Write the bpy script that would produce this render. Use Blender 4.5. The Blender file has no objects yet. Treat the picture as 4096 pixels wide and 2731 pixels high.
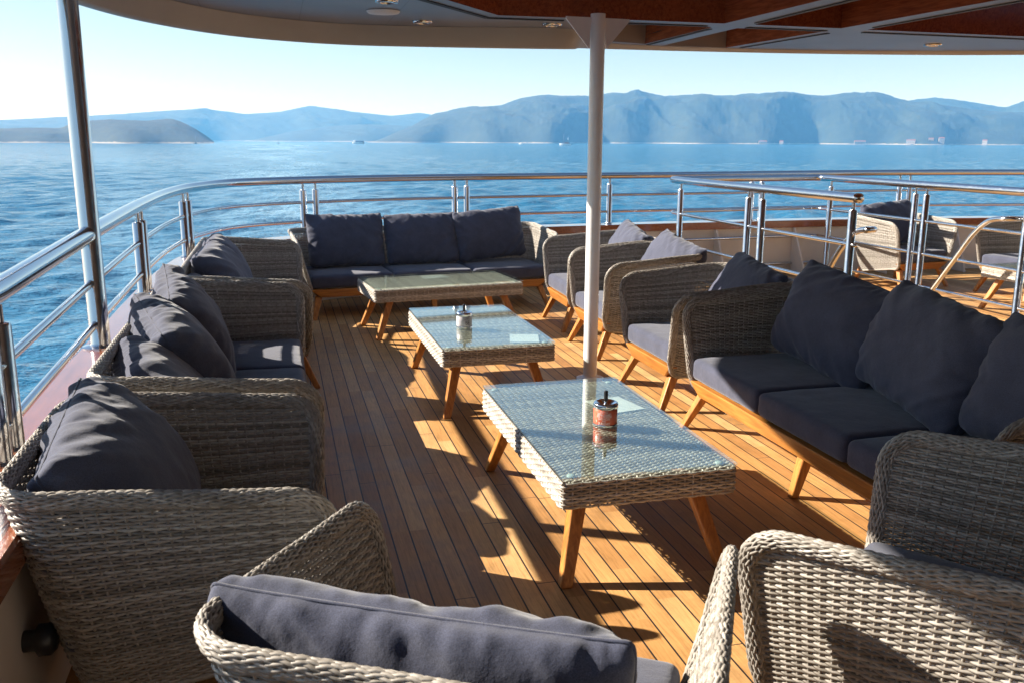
import bpy, bmesh, math, random
import numpy as np
from mathutils import Vector, Matrix
R = math.radians
rng = np.random.default_rng(7)
scene = bpy.context.scene
COL = scene.collection

# ------------------------------------------------------------------ helpers
def link(o, parent=None):
    COL.objects.link(o)
    if parent is not None: o.parent = parent
    return o
def tag(o, label=None, cat=None, group=None, kind=None):
    if label: o['label'] = label
    if cat: o['category'] = cat
    if group: o['group'] = group
    if kind: o['kind'] = kind
    return o
def empty(name, loc=(0,0,0), rz=0, label=None, cat=None, group=None):
    o = bpy.data.objects.new(name, None); o.empty_display_size = .1
    o.location = loc; o.rotation_euler = (0,0,rz); link(o)
    return tag(o, label, cat, group)
def mesh_obj(name, V, F, mat, parent=None, smooth=True):
    V = np.asarray(V, dtype=np.float32).reshape(-1,3)
    me = bpy.data.meshes.new(name)
    if isinstance(F, np.ndarray):
        n, k = F.shape
        me.vertices.add(len(V)); me.vertices.foreach_set('co', V.ravel())
        me.loops.add(n*k); me.polygons.add(n)
        me.loops.foreach_set('vertex_index', F.astype(np.int32).ravel())
        me.polygons.foreach_set('loop_start', np.arange(0, n*k, k, dtype=np.int32))
        me.update(calc_edges=True)
    else:
        me.from_pydata([tuple(map(float, v)) for v in V], [], F); me.update()
    me.polygons.foreach_set('use_smooth', [bool(smooth)]*len(me.polygons))
    me.validate()
    if len(me.polygons)<4000:
        bm=bmesh.new(); bm.from_mesh(me); bmesh.ops.recalc_face_normals(bm,faces=bm.faces); bm.to_mesh(me); bm.free()
    if isinstance(mat, (list, tuple)):
        for m in mat: me.materials.append(m)
    else: me.materials.append(mat)
    return link(bpy.data.objects.new(name, me), parent)
def copy_tree(o, parent=None):
    c = o.copy(); COL.objects.link(c); c.parent = parent
    for ch in list(o.children): copy_tree(ch, c)
    return c

class Q:                                    # quad soup
    def __init__(s): s.v=[]; s.f=[]; s.n=0
    def add(s, V, F):
        s.v.append(np.asarray(V, dtype=np.float64)); s.f.append(np.asarray(F, dtype=np.int64)+s.n); s.n += len(V)
    def tube(s, P, r, sides=6, N=None, closed=False, cap=True):
        P = np.asarray(P, dtype=float); n = len(P)
        if closed: T = np.roll(P,-1,0)-np.roll(P,1,0)
        else: T = np.gradient(P, axis=0)
        T /= np.linalg.norm(T,axis=1,keepdims=True)+1e-12
        if N is None:
            N = np.zeros_like(P)
            ref = np.array([0,0,1.]) if abs(T[0][2])<.9 else np.array([1.,0,0])
            cur = np.cross(T[0], ref)
            for i in range(n):
                cur = cur - T[i]*np.dot(cur,T[i]); cur /= np.linalg.norm(cur)+1e-12; N[i]=cur
        else:
            N = N - T*(N*T).sum(1,keepdims=True); N /= np.linalg.norm(N,axis=1,keepdims=True)+1e-12
        B = np.cross(T,N)
        a = np.arange(sides)*2*np.pi/sides
        rr = np.broadcast_to(np.asarray(r,dtype=float), (n,))
        V = P[:,None,:] + rr[:,None,None]*(np.cos(a)[None,:,None]*N[:,None,:]+np.sin(a)[None,:,None]*B[:,None,:])
        i = np.arange(n if closed else n-1)[:,None]; j=np.arange(sides)[None,:]
        i2=(i+1)%n; j2=(j+1)%sides
        F = np.stack([i*sides+j, i*sides+j2, i2*sides+j2, i2*sides+j],-1).reshape(-1,4)
        V = V.reshape(-1,3)
        if cap and not closed:
            m=len(V); V=np.vstack([V,P[:1],P[-1:]])
            j=np.arange(0,sides); j2=(j+1)%sides
            c0=np.stack([np.full(sides,m),j2,j,j],-1); c1=np.stack([np.full(sides,m+1),(n-1)*sides+j,(n-1)*sides+j2,(n-1)*sides+j2],-1)
            s.caps = getattr(s,'caps',[]); s.caps.append((c0+s.n, c1+s.n))
        s.add(V,F)
    def box(s, c, d, rz=0):
        x,y,z = [k/2 for k in d]
        V=np.array([[sx*x,sy*y,sz*z] for sx in(-1,1) for sy in(-1,1) for sz in(-1,1)])
        if rz: V = V@np.array([[math.cos(rz),math.sin(rz),0],[-math.sin(rz),math.cos(rz),0],[0,0,1]])
        s.add(V+np.array(c), [[0,1,3,2],[4,6,7,5],[0,4,5,1],[2,3,7,6],[0,2,6,4],[1,5,7,3]])
    def prism(s, bot, top):
        n=len(bot); V=np.array(list(bot)+list(top),float)
        F=[[i,(i+1)%n,n+(i+1)%n,n+i] for i in range(n)]
        s.add(V,F)
        if n==4: s.f.append(np.array([[3,2,1,0],[4,5,6,7]])+s.n-len(V))
    def build(s, name, mat, parent=None, smooth=True):
        V=np.vstack(s.v); F=np.vstack(s.f)
        tris=[]
        for c0,c1 in getattr(s,'caps',[]): tris += [c0[:,:3],c1[:,:3]]
        if tris:
            fl=[tuple(map(int,f)) for f in F]+[tuple(map(int,f)) for f in np.vstack(tris)]
            return mesh_obj(name,V,fl,mat,parent,smooth)
        return mesh_obj(name,V,F,mat,parent,smooth)
def bevel(o, w=.006, seg=2, ang=.6):
    m = o.modifiers.new('bevel','BEVEL'); m.width=w; m.segments=seg; m.limit_method='ANGLE'; m.angle_limit=ang
    return o
def autosmooth(o, ang=.7):
    me=o.data
    bm=bmesh.new(); bm.from_mesh(me)
    for e in bm.edges:
        if len(e.link_faces)==2 and e.calc_face_angle(0)>ang: e.smooth=False
    bm.to_mesh(me); bm.free(); return o
def lathe(prof, seg=40):
    a=np.arange(seg)*2*np.pi/seg; prof=np.array(prof,float)
    V=np.stack([prof[:,0][:,None]*np.cos(a),prof[:,0][:,None]*np.sin(a),np.broadcast_to(prof[:,1][:,None],(len(prof),seg))],-1).reshape(-1,3)
    i=np.arange(len(prof)-1)[:,None]; j=np.arange(seg)[None,:]; j2=(j+1)%seg
    F=np.stack([i*seg+j,i*seg+j2,(i+1)*seg+j2,(i+1)*seg+j],-1).reshape(-1,4)
    return V,F
def fbm(x, y, oct=5, seed=0, lac=2.03, gain=.5, ridged=False):
    x=np.asarray(x,float); y=np.asarray(y,float); out=np.zeros(np.broadcast(x,y).shape); amp=1; tot=0
    for o in range(oct):
        r=np.random.default_rng(seed+o*13); T=r.random((256,256))
        xi=np.floor(x).astype(int); yi=np.floor(y).astype(int); fx=x-xi; fy=y-yi
        fx=fx*fx*(3-2*fx); fy=fy*fy*(3-2*fy)
        a=T[yi%256,xi%256]; b=T[yi%256,(xi+1)%256]; c=T[(yi+1)%256,xi%256]; d=T[(yi+1)%256,(xi+1)%256]
        v=(a*(1-fx)+b*fx)*(1-fy)+(c*(1-fx)+d*fx)*fy
        v=2*v-1
        if ridged: v=1-2*np.abs(v)
        out+=amp*v; tot+=amp; amp*=gain; x=x*lac+17.3; y=y*lac+5.1
    return out/tot

# ------------------------------------------------------------------ camera
F_PX, CXP, CYP, H = 3608., 2048., 1365.5, 1.72
PITCH, ROLL, YAW = R(12.55), R(.2), R(14.46)
cam = bpy.data.objects.new('camera', bpy.data.cameras.new('camera')); link(cam)
cam.matrix_world = Matrix.Translation((0,0,H)) @ Matrix.Rotation(-YAW,4,'Z') @ Matrix.Rotation(math.pi/2-PITCH,4,'X') @ Matrix.Rotation(ROLL,4,'Z')
cam.data.sensor_width=36; cam.data.lens=36*F_PX/4096; cam.data.clip_start=.05; cam.data.clip_end=60000
cam.data.dof.use_dof=True; cam.data.dof.focus_distance=4.2; cam.data.dof.aperture_fstop=9
scene.camera=cam
VS=4096/2352
def ray(u,v):
    x=(u*VS-CXP)/F_PX; y=-(v*VS-CYP)/F_PX
    d = cam.matrix_world.to_3x3() @ Vector((x,y,-1)); return d.normalized()

# ------------------------------------------------------------------ materials
def mat(name):
    m=bpy.data.materials.new(name); m.use_nodes=True
    nt=m.node_tree; b=nt.nodes['Principled BSDF']; return m,nt,b
def N(nt,t,**kw):
    n=nt.nodes.new(t)
    for k,v in kw.items():
        if k in n.inputs: n.inputs[k].default_value=v
        else: setattr(n,k,v)
    return n
def ramp(nt, stops, interp='LINEAR'):
    n=nt.nodes.new('ShaderNodeValToRGB'); cr=n.color_ramp; cr.interpolation=interp
    while len(cr.elements)<len(stops): cr.elements.new(.5)
    for e,(p,c) in zip(cr.elements,stops):
        e.position=p; e.color=(*c,1) if len(c)==3 else c
    return n
def L(nt,a,b): nt.links.new(a,b)
def mathn(nt,op,a,b=None,c=None):
    n=nt.nodes.new('ShaderNodeMath'); n.operation=op
    for i,x in enumerate((a,b,c)):
        if x is None: continue
        if isinstance(x,(int,float)): n.inputs[i].default_value=x
        else: L(nt,x,n.inputs[i])
    return n.outputs[0]
def mixc(nt,fac,a,b,mode='MIX'):
    n=nt.nodes.new('ShaderNodeMix'); n.data_type='RGBA'; n.blend_type=mode
    for s,x in ((n.inputs[0],fac),(n.inputs[6],a),(n.inputs[7],b)):
        if isinstance(x,(int,float)): s.default_value=x
        elif isinstance(x,tuple): s.default_value=(*x,1)
        else: L(nt,x,s)
    return n.outputs[2]
def objco(nt): return nt.nodes.new('ShaderNodeTexCoord').outputs['Object']
def bump(nt,h,strength=.3,dist=.01):
    n=nt.nodes.new('ShaderNodeBump'); n.inputs['Strength'].default_value=strength; n.inputs['Distance'].default_value=dist
    L(nt,h,n.inputs['Height']); return n.outputs[0]

def m_wicker(name='wicker',k=1.):
    m,nt,b=mat(name)
    g=nt.nodes.new('ShaderNodeNewGeometry')
    r=ramp(nt,[(p_,tuple(min(.8,q_*k) for q_ in c_)) for p_,c_ in [(0,(.20,.182,.158)),(.3,(.29,.268,.24)),(.7,(.37,.346,.315)),(1,(.47,.45,.415))]])
    L(nt,g.outputs['Random Per Island'],r.inputs[0])
    n=N(nt,'ShaderNodeTexNoise',Scale=55.,Detail=3.); L(nt,objco(nt),n.inputs['Vector'])
    n2=ramp(nt,[(.3,(.72,.70,.68)),(.7,(1.12,1.1,1.08))]); L(nt,n.outputs[0],n2.inputs[0])
    L(nt,mixc(nt,1.,r.outputs[0],n2.outputs[0],'MULTIPLY'),b.inputs['Base Color'])
    b.inputs['Roughness'].default_value=.42; b.inputs['Specular IOR Level'].default_value=.45
    return m
def m_fabric(name,c):
    m,nt,b=mat(name); co=objco(nt)
    n=N(nt,'ShaderNodeTexNoise',Scale=7.,Detail=6.,Roughness=.65); L(nt,co,n.inputs['Vector'])
    r=ramp(nt,[(.25,tuple(k*.78 for k in c)),(.75,tuple(k*1.22 for k in c))]); L(nt,n.outputs[0],r.inputs[0])
    w=N(nt,'ShaderNodeTexNoise',Scale=420.,Detail=2.); L(nt,co,w.inputs['Vector'])
    r2=ramp(nt,[(.3,(.7,.7,.7)),(.7,(1.3,1.3,1.3))]); L(nt,w.outputs[0],r2.inputs[0])
    L(nt,mixc(nt,1.,r.outputs[0],r2.outputs[0],'MULTIPLY'),b.inputs['Base Color'])
    b.inputs['Roughness'].default_value=.92; b.inputs['Specular IOR Level'].default_value=.15
    b.inputs['Sheen Weight'].default_value=.25; b.inputs['Sheen Roughness'].default_value=.5
    w2=N(nt,'ShaderNodeTexNoise',Scale=14.,Detail=5.,Roughness=.6); L(nt,co,w2.inputs['Vector'])
    h=mathn(nt,'ADD',mathn(nt,'MULTIPLY',w.outputs[0],.05),w2.outputs[0])
    L(nt,bump(nt,h,.35,.012),b.inputs['Normal'])
    return m
def m_wood(name,dark,light,scale=3.,rough=.38,axis=2,coat=0.):
    m,nt,b=mat(name)
    mp=N(nt,'ShaderNodeMapping'); L(nt,objco(nt),mp.inputs['Vector'])
    sc=[28.,28.,28.]; sc[axis]=2.2; mp.inputs['Scale'].default_value=sc
    n=N(nt,'ShaderNodeTexNoise',Scale=scale*.6,Detail=6.,Roughness=.6,Distortion=.6); L(nt,mp.outputs[0],n.inputs['Vector'])
    r=ramp(nt,[(.3,dark),(.7,light)]); L(nt,n.outputs[0],r.inputs[0]); L(nt,r.outputs[0],b.inputs['Base Color'])
    b.inputs['Roughness'].default_value=rough; b.inputs['Coat Weight'].default_value=coat; b.inputs['Coat Roughness'].default_value=.12
    L(nt,bump(nt,n.outputs[0],.12,.004),b.inputs['Normal'])
    return m
def m_steel():
    m,nt,b=mat('polished_steel')
    b.inputs['Metallic'].default_value=1; b.inputs['Base Color'].default_value=(.64,.64,.65,1)
    n=N(nt,'ShaderNodeTexNoise',Scale=30.,Detail=4.); L(nt,objco(nt),n.inputs['Vector'])
    r=ramp(nt,[(.3,(.08,)*3),(.75,(.2,)*3)]); L(nt,n.outputs[0],r.inputs[0]); L(nt,r.outputs[0],b.inputs['Roughness'])
    return m
def m_plain(name,c,rough=.5,metal=0.,var=.12,scale=6.,coat=0.):
    m,nt,b=mat(name)
    n=N(nt,'ShaderNodeTexNoise',Scale=scale,Detail=6.,Roughness=.65); L(nt,objco(nt),n.inputs['Vector'])
    r=ramp(nt,[(.3,tuple(k*(1-var) for k in c)),(.7,tuple(min(1,k*(1+var)) for k in c))]); L(nt,n.outputs[0],r.inputs[0])
    L(nt,r.outputs[0],b.inputs['Base Color']); b.inputs['Roughness'].default_value=rough; b.inputs['Metallic'].default_value=metal
    b.inputs['Coat Weight'].default_value=coat
    return m
def m_deck():
    m,nt,b=mat('teak_planking'); P=.0837; X0=.416
    sep=nt.nodes.new('ShaderNodeSeparateXYZ'); co=objco(nt); L(nt,co,sep.inputs[0])
    x=mathn(nt,'DIVIDE',mathn(nt,'SUBTRACT',sep.outputs[0],X0-.5*.0837),P)
    idx=mathn(nt,'FLOOR',x); fr=mathn(nt,'FRACT',x)
    dx=mathn(nt,'ABSOLUTE',mathn(nt,'SUBTRACT',fr,.5))
    wn=nt.nodes.new('ShaderNodeTexWhiteNoise'); wn.noise_dimensions='1D'; L(nt,idx,wn.inputs['W'])
    yy=mathn(nt,'DIVIDE',mathn(nt,'ADD',sep.outputs[1],mathn(nt,'MULTIPLY',wn.outputs[0],7.)),2.3)
    yi=mathn(nt,'FLOOR',yy); yf=mathn(nt,'FRACT',yy)
    # x offset by half a plank: seam where fr crosses .5
    sx=mathn(nt,'LESS_THAN',dx,.040)
    jt=mathn(nt,'LESS_THAN',mathn(nt,'ABSOLUTE',mathn(nt,'SUBTRACT',yf,.5)),.0011)
    # plank id on each side of the seam
    pid=mathn(nt,'ADD',mathn(nt,'FLOOR',mathn(nt,'ADD',x,.5)),.37)
    wn1=nt.nodes.new('ShaderNodeTexWhiteNoise'); wn1.noise_dimensions='1D'; L(nt,pid,wn1.inputs['W'])
    yy=mathn(nt,'DIVIDE',mathn(nt,'ADD',sep.outputs[1],mathn(nt,'MULTIPLY',wn1.outputs[0],9.)),2.4)
    yi=mathn(nt,'FLOOR',yy); yf=mathn(nt,'FRACT',yy)
    jt=mathn(nt,'LESS_THAN',mathn(nt,'ABSOLUTE',mathn(nt,'SUBTRACT',yf,.5)),.0010)
    cmb=nt.nodes.new('ShaderNodeCombineXYZ'); L(nt,pid,cmb.inputs[0]); L(nt,yi,cmb.inputs[1])
    wn2=nt.nodes.new('ShaderNodeTexWhiteNoise'); wn2.noise_dimensions='2D'; L(nt,cmb.outputs[0],wn2.inputs['Vector'])
    mp=N(nt,'ShaderNodeMapping'); mp.inputs['Scale'].default_value=(60,3.2,1)
    off=nt.nodes.new('ShaderNodeVectorMath'); off.operation='ADD'; L(nt,co,off.inputs[0])
    sc=nt.nodes.new('ShaderNodeVectorMath'); sc.operation='SCALE'; L(nt,wn2.outputs['Color'],sc.inputs[0]); sc.inputs['Scale'].default_value=9.
    L(nt,sc.outputs[0],off.inputs[1]); L(nt,off.outputs[0],mp.inputs['Vector'])
    g=N(nt,'ShaderNodeTexNoise',Scale=1.6,Detail=7.,Roughness=.62,Distortion=1.1); L(nt,mp.outputs[0],g.inputs['Vector'])
    st=N(nt,'ShaderNodeTexNoise',Scale=2.3,Detail=6.,Roughness=.7); L(nt,co,st.inputs['Vector'])
    base=ramp(nt,[(.0,(.40,.200,.070)),(.35,(.50,.268,.096)),(.7,(.56,.315,.120)),(1.,(.63,.385,.172))]); L(nt,wn2.outputs[0],base.inputs[0])
    gr=ramp(nt,[(.28,(.70,.66,.60)),(.5,(.98,.97,.96)),(.72,(1.16,1.15,1.13))]); L(nt,g.outputs[0],gr.inputs[0])
    c=mixc(nt,1.,base.outputs[0],gr.outputs[0],'MULTIPLY')
    sr=ramp(nt,[(.30,(.66,.67,.70)),(.5,(.98,.97,.96)),(.68,(1.1,1.1,1.1))]); L(nt,st.outputs[0],sr.inputs[0])
    c=mixc(nt,1.,c,sr.outputs[0],'MULTIPLY')
    c=mixc(nt,jt,c,(.05,.035,.025)); c=mixc(nt,sx,c,(.014,.014,.016))
    L(nt,c,b.inputs['Base Color'])
    rr=ramp(nt,[(.3,(.42,)*3),(.7,(.62,)*3)]); L(nt,st.outputs[0],rr.inputs[0]); L(nt,rr.outputs[0],b.inputs['Roughness'])
    b.inputs['Specular IOR Level'].default_value=.4
    h=mathn(nt,'SUBTRACT',mathn(nt,'MULTIPLY',g.outputs[0],.35),mathn(nt,'MULTIPLY',mathn(nt,'MAXIMUM',sx,jt),1.2))
    L(nt,bump(nt,h,.35,.004),b.inputs['Normal'])
    return m
def m_glass():
    m,nt,b=mat('table_glass'); nt.nodes.remove(b)
    out=nt.nodes['Material Output']
    t=nt.nodes.new('ShaderNodeBsdfTransparent'); t.inputs[0].default_value=(.94,.985,.962,1)
    g=nt.nodes.new('ShaderNodeBsdfGlossy'); g.inputs['Roughness'].default_value=.02; g.inputs[0].default_value=(.97,1,.99,1)
    f=nt.nodes.new('ShaderNodeFresnel'); f.inputs['IOR'].default_value=2.0
    ge=nt.nodes.new('ShaderNodeNewGeometry'); L(nt,mathn(nt,'SUBTRACT',2.0,mathn(nt,'MULTIPLY',ge.outputs['Backfacing'],2.0-1/2.0)),f.inputs['IOR'])
    mx=nt.nodes.new('ShaderNodeMixShader'); L(nt,f.outputs[0],mx.inputs[0]); L(nt,t.outputs[0],mx.inputs[1]); L(nt,g.outputs[0],mx.inputs[2]); L(nt,mx.outputs[0],out.inputs[0])
    return m
def m_water():
    m,nt,b=mat('sea_water'); co=objco(nt)
    def nz(s,d,sx=1.,sy=1.,ro=.55,rot=0.):
        mp=N(nt,'ShaderNodeMapping'); mp.inputs['Scale'].default_value=(sx,sy,1); mp.inputs['Rotation'].default_value=(0,0,rot); L(nt,co,mp.inputs['Vector'])
        n=N(nt,'ShaderNodeTexNoise',Scale=s,Detail=d,Roughness=ro); L(nt,mp.outputs[0],n.inputs['Vector']); return n.outputs[0]
    a=nz(.05,4,1,1.6,.55,.5); f=nz(.32,5,1,1.9,.6,.3); ff=nz(1.4,3,1,1.5,.6,.8)
    h=mathn(nt,'ADD',mathn(nt,'MULTIPLY',a,1.3),mathn(nt,'ADD',mathn(nt,'MULTIPLY',f,1.15),mathn(nt,'MULTIPLY',ff,.3)))
    L(nt,bump(nt,h,.75,1.),b.inputs['Normal'])
    wk=nt.nodes.new('ShaderNodeVertexColor'); wk.layer_name='foam'
    fo=nz(.5,6,1.5,1,.7); fo2=nz(.02,4,1.4,.35,.6)
    q=mathn(nt,'MULTIPLY',wk.outputs[0],ramp_val(nt,fo2,.22,.75))
    q=mathn(nt,'MULTIPLY',q,ramp_val(nt,fo,.15,.75))
    c=mixc(nt,q,(.003,.125,.255),(.45,.64,.74)); L(nt,c,b.inputs['Base Color'])
    L(nt,mathn(nt,'ADD',.09,mathn(nt,'MULTIPLY',q,.5)),b.inputs['Roughness'])
    b.inputs['IOR'].default_value=1.33; b.inputs['Specular IOR Level'].default_value=.42
    return m
def ramp_val(nt,x,a,b):
    n=nt.nodes.new('ShaderNodeMapRange'); n.interpolation_type='SMOOTHSTEP'
    L(nt,x,n.inputs[0]); n.inputs[1].default_value=a; n.inputs[2].default_value=b; return n.outputs[0]
def m_hill(name):
    m,nt,b=mat(name); co=objco(nt)
    n=N(nt,'ShaderNodeTexNoise',Scale=.012,Detail=8.,Roughness=.65); L(nt,co,n.inputs['Vector'])
    n2=N(nt,'ShaderNodeTexNoise',Scale=.06,Detail=6.,Roughness=.7); L(nt,co,n2.inputs['Vector'])
    r=ramp(nt,[(.34,(.003,.009,.010)),(.48,(.009,.021,.020)),(.59,(.022,.036,.028)),(.69,(.060,.066,.050)),(.78,(.19,.18,.15))]); 
    L(nt,mathn(nt,'ADD',mathn(nt,'MULTIPLY',n.outputs[0],.6),mathn(nt,'MULTIPLY',n2.outputs[0],.4)),r.inputs[0])
    sep=nt.nodes.new('ShaderNodeSeparateXYZ'); L(nt,co,sep.inputs[0])
    sh=mathn(nt,'LESS_THAN',mathn(nt,'ADD',sep.outputs[2],mathn(nt,'MULTIPLY',n2.outputs[0],9.)),-.8)
    L(nt,mixc(nt,sh,r.outputs[0],(.24,.22,.19)),b.inputs['Base Color']); b.inputs['Roughness'].default_value=.95
    return m

W=m_wicker(); WT=m_wicker('pale_wicker',1.5); NAVY=m_fabric('charcoal_fabric',(.060,.066,.102)); WOODO=m_wood('honey_teak_wood',(.27,.095,.020),(.58,.25,.055),rough=.4,axis=2,coat=.12)
WOODX=m_wood('honey_teak_rail',(.28,.095,.020),(.56,.24,.05),rough=.4,axis=0,coat=.12)
MAHOG=m_wood('varnished_mahogany',(.18,.040,.016),(.38,.105,.038),rough=.2,axis=1,coat=.7)
STEEL=m_steel(); WHITE=m_plain('white_paint',(.80,.80,.82),.38,var=.05,coat=.2)
CEIL=m_plain('ceiling_panel_paint',(.60,.58,.60),.45,var=.05,scale=2.); BEIGE=m_plain('cream_gelcoat',(.36,.30,.25),.5,var=.06,scale=2.)
BULW=m_plain('cream_bulwark_paint',(.64,.58,.52),.4,var=.06,scale=2.)
CAP=m_wood('varnished_cap_rail',(.20,.055,.02),(.36,.12,.05),rough=.16,axis=1,coat=1.)
GLASS=m_glass(); BLACK=m_plain('black_plastic',(.015,.015,.017),.3); CHROME=m_plain('chrome',(.85,.86,.88),.06,1.,var=.02)
DARK=m_plain('black_slot',(.006,.005,.006),.6); PAPER=m_plain('white_paper',(.78,.78,.76),.7,var=.03); RED=m_plain('orange_red_print',(.62,.12,.06),.35,var=.1)
PLATF=m_plain('white_slats',(.7,.68,.62),.6); INK=m_plain('dark_ink',(.03,.02,.03),.5); WINK=m_plain('white_ink',(.8,.74,.72),.5); DOTS=m_plain('clear_rubber',(.5,.56,.52),.25)
GREYLAB=m_plain('grey_print',(.44,.42,.45),.35,var=.2,scale=40.)

# ------------------------------------------------------------------ weaving
def weave(q, S, Ls, Lh, sp=.033, rp=.0125, r=.0058, amp=.0055, s0=lambda h:0., per=3, closed=False, stakes=True, hpad=.0, rs=.0042, sides=5):
    """weave strands on the surface S(s,h)->(P,N)"""
    ns=max(2,int(round(Ls/sp))); sp=Ls/ns; nr=max(1,int(Lh/rp))
    for j in range(nr):
        h=(j+.5)*Lh/nr
        a=s0(h)
        s=np.linspace(0,Ls,ns*per+1)
        if a>0: s=np.concatenate([[a],s[(s>a)&(s<Ls-a)],[Ls-a]])
        P,Nn=S(s,np.full_like(s,h))
        d=amp*np.cos(np.pi*s/sp+np.pi*j)
        q.tube(P+Nn*d[:,None], r, sides, Nn, closed=False, cap=False)
    if stakes:
        for k in range(ns+(0 if closed else 1)):
            s=k*sp; hh=np.linspace(0,Lh,12)
            ok=np.array([ (s>=s0(x)-1e-6 and s<=Ls-s0(x)+1e-6) for x in hh]); hh=hh[ok]
            if len(hh)<2: continue
            P,Nn=S(np.full_like(hh,s),hh)
            q.tube(P,rs,4,Nn,cap=False)

def u_path(hw, yf, yb, r, n=200):
    """U from left arm front to right arm front (front at -y), as a dense polyline with matched parameter"""
    a=yb-r-yf; b=2*(hw-r); c=math.pi*r/2
    return a,b,c
class Shell:
    def __init__(s, width, zb=.225, zt_f=.775, zt_b=.825, flare=.13, depth=.9):
        s.top=(width/2-.028, -depth/2+.02, depth/2-.02, .14)
        s.bot=(width/2-.028-flare, -depth/2+.045, depth/2-.02-.13, .12)
        s.zb, s.zf, s.zbk = zb, zt_f, zt_b
        hw,yf,yb,r=s.top; s.a=yb-r-yf; s.c=math.pi*r/2; s.b=2*(hw-r); s.L=2*s.a+2*s.c+s.b; s.H=zt_f-zb+.03
    def plan(s, par, t):
        hw,yf,yb,r=par; a=yb-r-yf; b=2*(hw-r)
        e=[0,s.a,s.a+s.c,s.a+s.c+s.b,s.a+2*s.c+s.b,s.L]
        x=np.zeros_like(t); y=np.zeros_like(t)
        k=np.clip(np.searchsorted(e,t,side='right')-1,0,4)
        w=(t-np.take(e,k))/(np.take(e,k+1)-np.take(e,k))
        m=k==0; x[m]=-hw; y[m]=yf+a*w[m]
        m=k==1; x[m]=-hw+r-r*np.cos(w[m]*np.pi/2); y[m]=yb-r+r*np.sin(w[m]*np.pi/2)
        m=k==2; x[m]=-hw+r+b*w[m]; y[m]=yb
        m=k==3; x[m]=hw-r+r*np.sin(w[m]*np.pi/2); y[m]=yb-r+r*np.cos(w[m]*np.pi/2)
        m=k==4; x[m]=hw; y[m]=yb-r-a*w[m]
        return x,y
    def ztop(s,t):
        u=np.clip(np.minimum(t,s.L-t)/(s.a+s.c*.6),0,1); u=u*u*(3-2*u)
        return s.zf+(s.zbk-s.zf)*u
    def pos(s,t,h):
        t=np.clip(np.asarray(t,float),0,s.L); h=np.asarray(h,float)
        xb,yb=s.plan(s.bot,t); xt,yt=s.plan(s.top,t); v=h/s.H
        w=v**.85*(v>0) if np.all(v>=0) else v
        bow=.018*np.sin(np.pi*np.clip(v,0,1))
        zt=s.ztop(t)
        x=xb+(xt-xb)*w; y=yb+(yt-yb)*w
        zb=s.zb-.075*np.clip((np.minimum(t,s.L-t)-.15)/(s.a-.15),0,1)
        return np.stack([x,y,zb+(zt-zb)*v],-1)
    def __call__(s,t,h):
        P=s.pos(t,h); e=.004
        dt=s.pos(np.clip(t+e,0,s.L),h)-s.pos(np.clip(t-e,0,s.L),h)
        dh=s.pos(t,np.clip(h+e,0,s.H))-s.pos(t,np.clip(h-e,0,s.H))
        n=np.cross(dt,dh); n/=np.linalg.norm(n,axis=-1,keepdims=True)+1e-12
        return P,n
RB,RT=.09,.125
def build_shell(width):
    S=Shell(width); q=Q(); Hh=S.H
    def s0(h):
        if h<RB: return RB-math.sqrt(max(0,RB*RB-(RB-h)**2))
        if h>Hh-RT: return RT-math.sqrt(max(0,RT*RT-(h-(Hh-RT))**2))
        return 0.
    weave(q,S,S.L,Hh,sp=.034,rp=.0095,r=.0051,amp=.0034,s0=s0,rs=.0047)
    # bottom edge strand
    t=np.linspace(RB,S.L-RB,160); P,Nn=S(t,np.zeros_like(t)); q.tube(P,.012,6,Nn,cap=False)
    # rim path in (s,h)
    pts=[]
    for k in range(9): a=k/8*math.pi/2; pts.append((RB-RB*math.sin(a),RB-RB*math.cos(a)))
    for h in np.linspace(RB,Hh-RT,26)[1:-1]: pts.append((0,h))
    for k in range(15): a=k/14*math.pi/2; pts.append((RT-RT*math.cos(a),Hh-RT+RT*math.sin(a)))
    half=pts; mid=[(s_,Hh) for s_ in np.linspace(RT,S.L-RT,int((S.L-2*RT)/.02))[1:-1]]
    pts=half+mid+[(S.L-a,b) for a,b in reversed(half)]
    pts=np.array(pts); P,Nn=S(pts[:,0],pts[:,1])
    d=np.r_[0,np.cumsum(np.linalg.norm(np.diff(P,axis=0),axis=1))]
    n=int(d[-1]/.011); dd=np.linspace(0,d[-1],n)
    P=np.stack([np.interp(dd,d,P[:,i]) for i in range(3)],-1); Nn=np.stack([np.interp(dd,d,Nn[:,i]) for i in range(3)],-1)
    T=np.gradient(P,axis=0); T/=np.linalg.norm(T,axis=1,keepdims=True)
    Nn-=T*(Nn*T).sum(1,keepdims=True); Nn/=np.linalg.norm(Nn,axis=1,keepdims=True)
    B=np.cross(T,Nn)
    rim=Q()
    ea,eb=.0225,.0135
    up=np.clip((P[:,2]-.26)/.08,0.5,1)
    sg=1 if B[n//2][2]>0 else -1
    Cc=P-B*(.006*sg)
    rim.tube(Cc,.0118*up,8,Nn)
    ns=12; lead=.56
    for dr in (1,-1):
        for k in range(ns):
            w_=2*np.pi*dd/lead
            ph=dr*w_+2*np.pi*k/ns
            md=1+.11*dr*np.cos(ns*w_)
            off=(ea*np.cos(ph)*up*md)[:,None]*B+(eb*np.sin(ph)*md)[:,None]*Nn
            rim.tube(Cc+off,.0043*(1+.12*np.sin(k*5.1+dr)),5,Nn,cap=False)
    return q,rim
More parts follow.
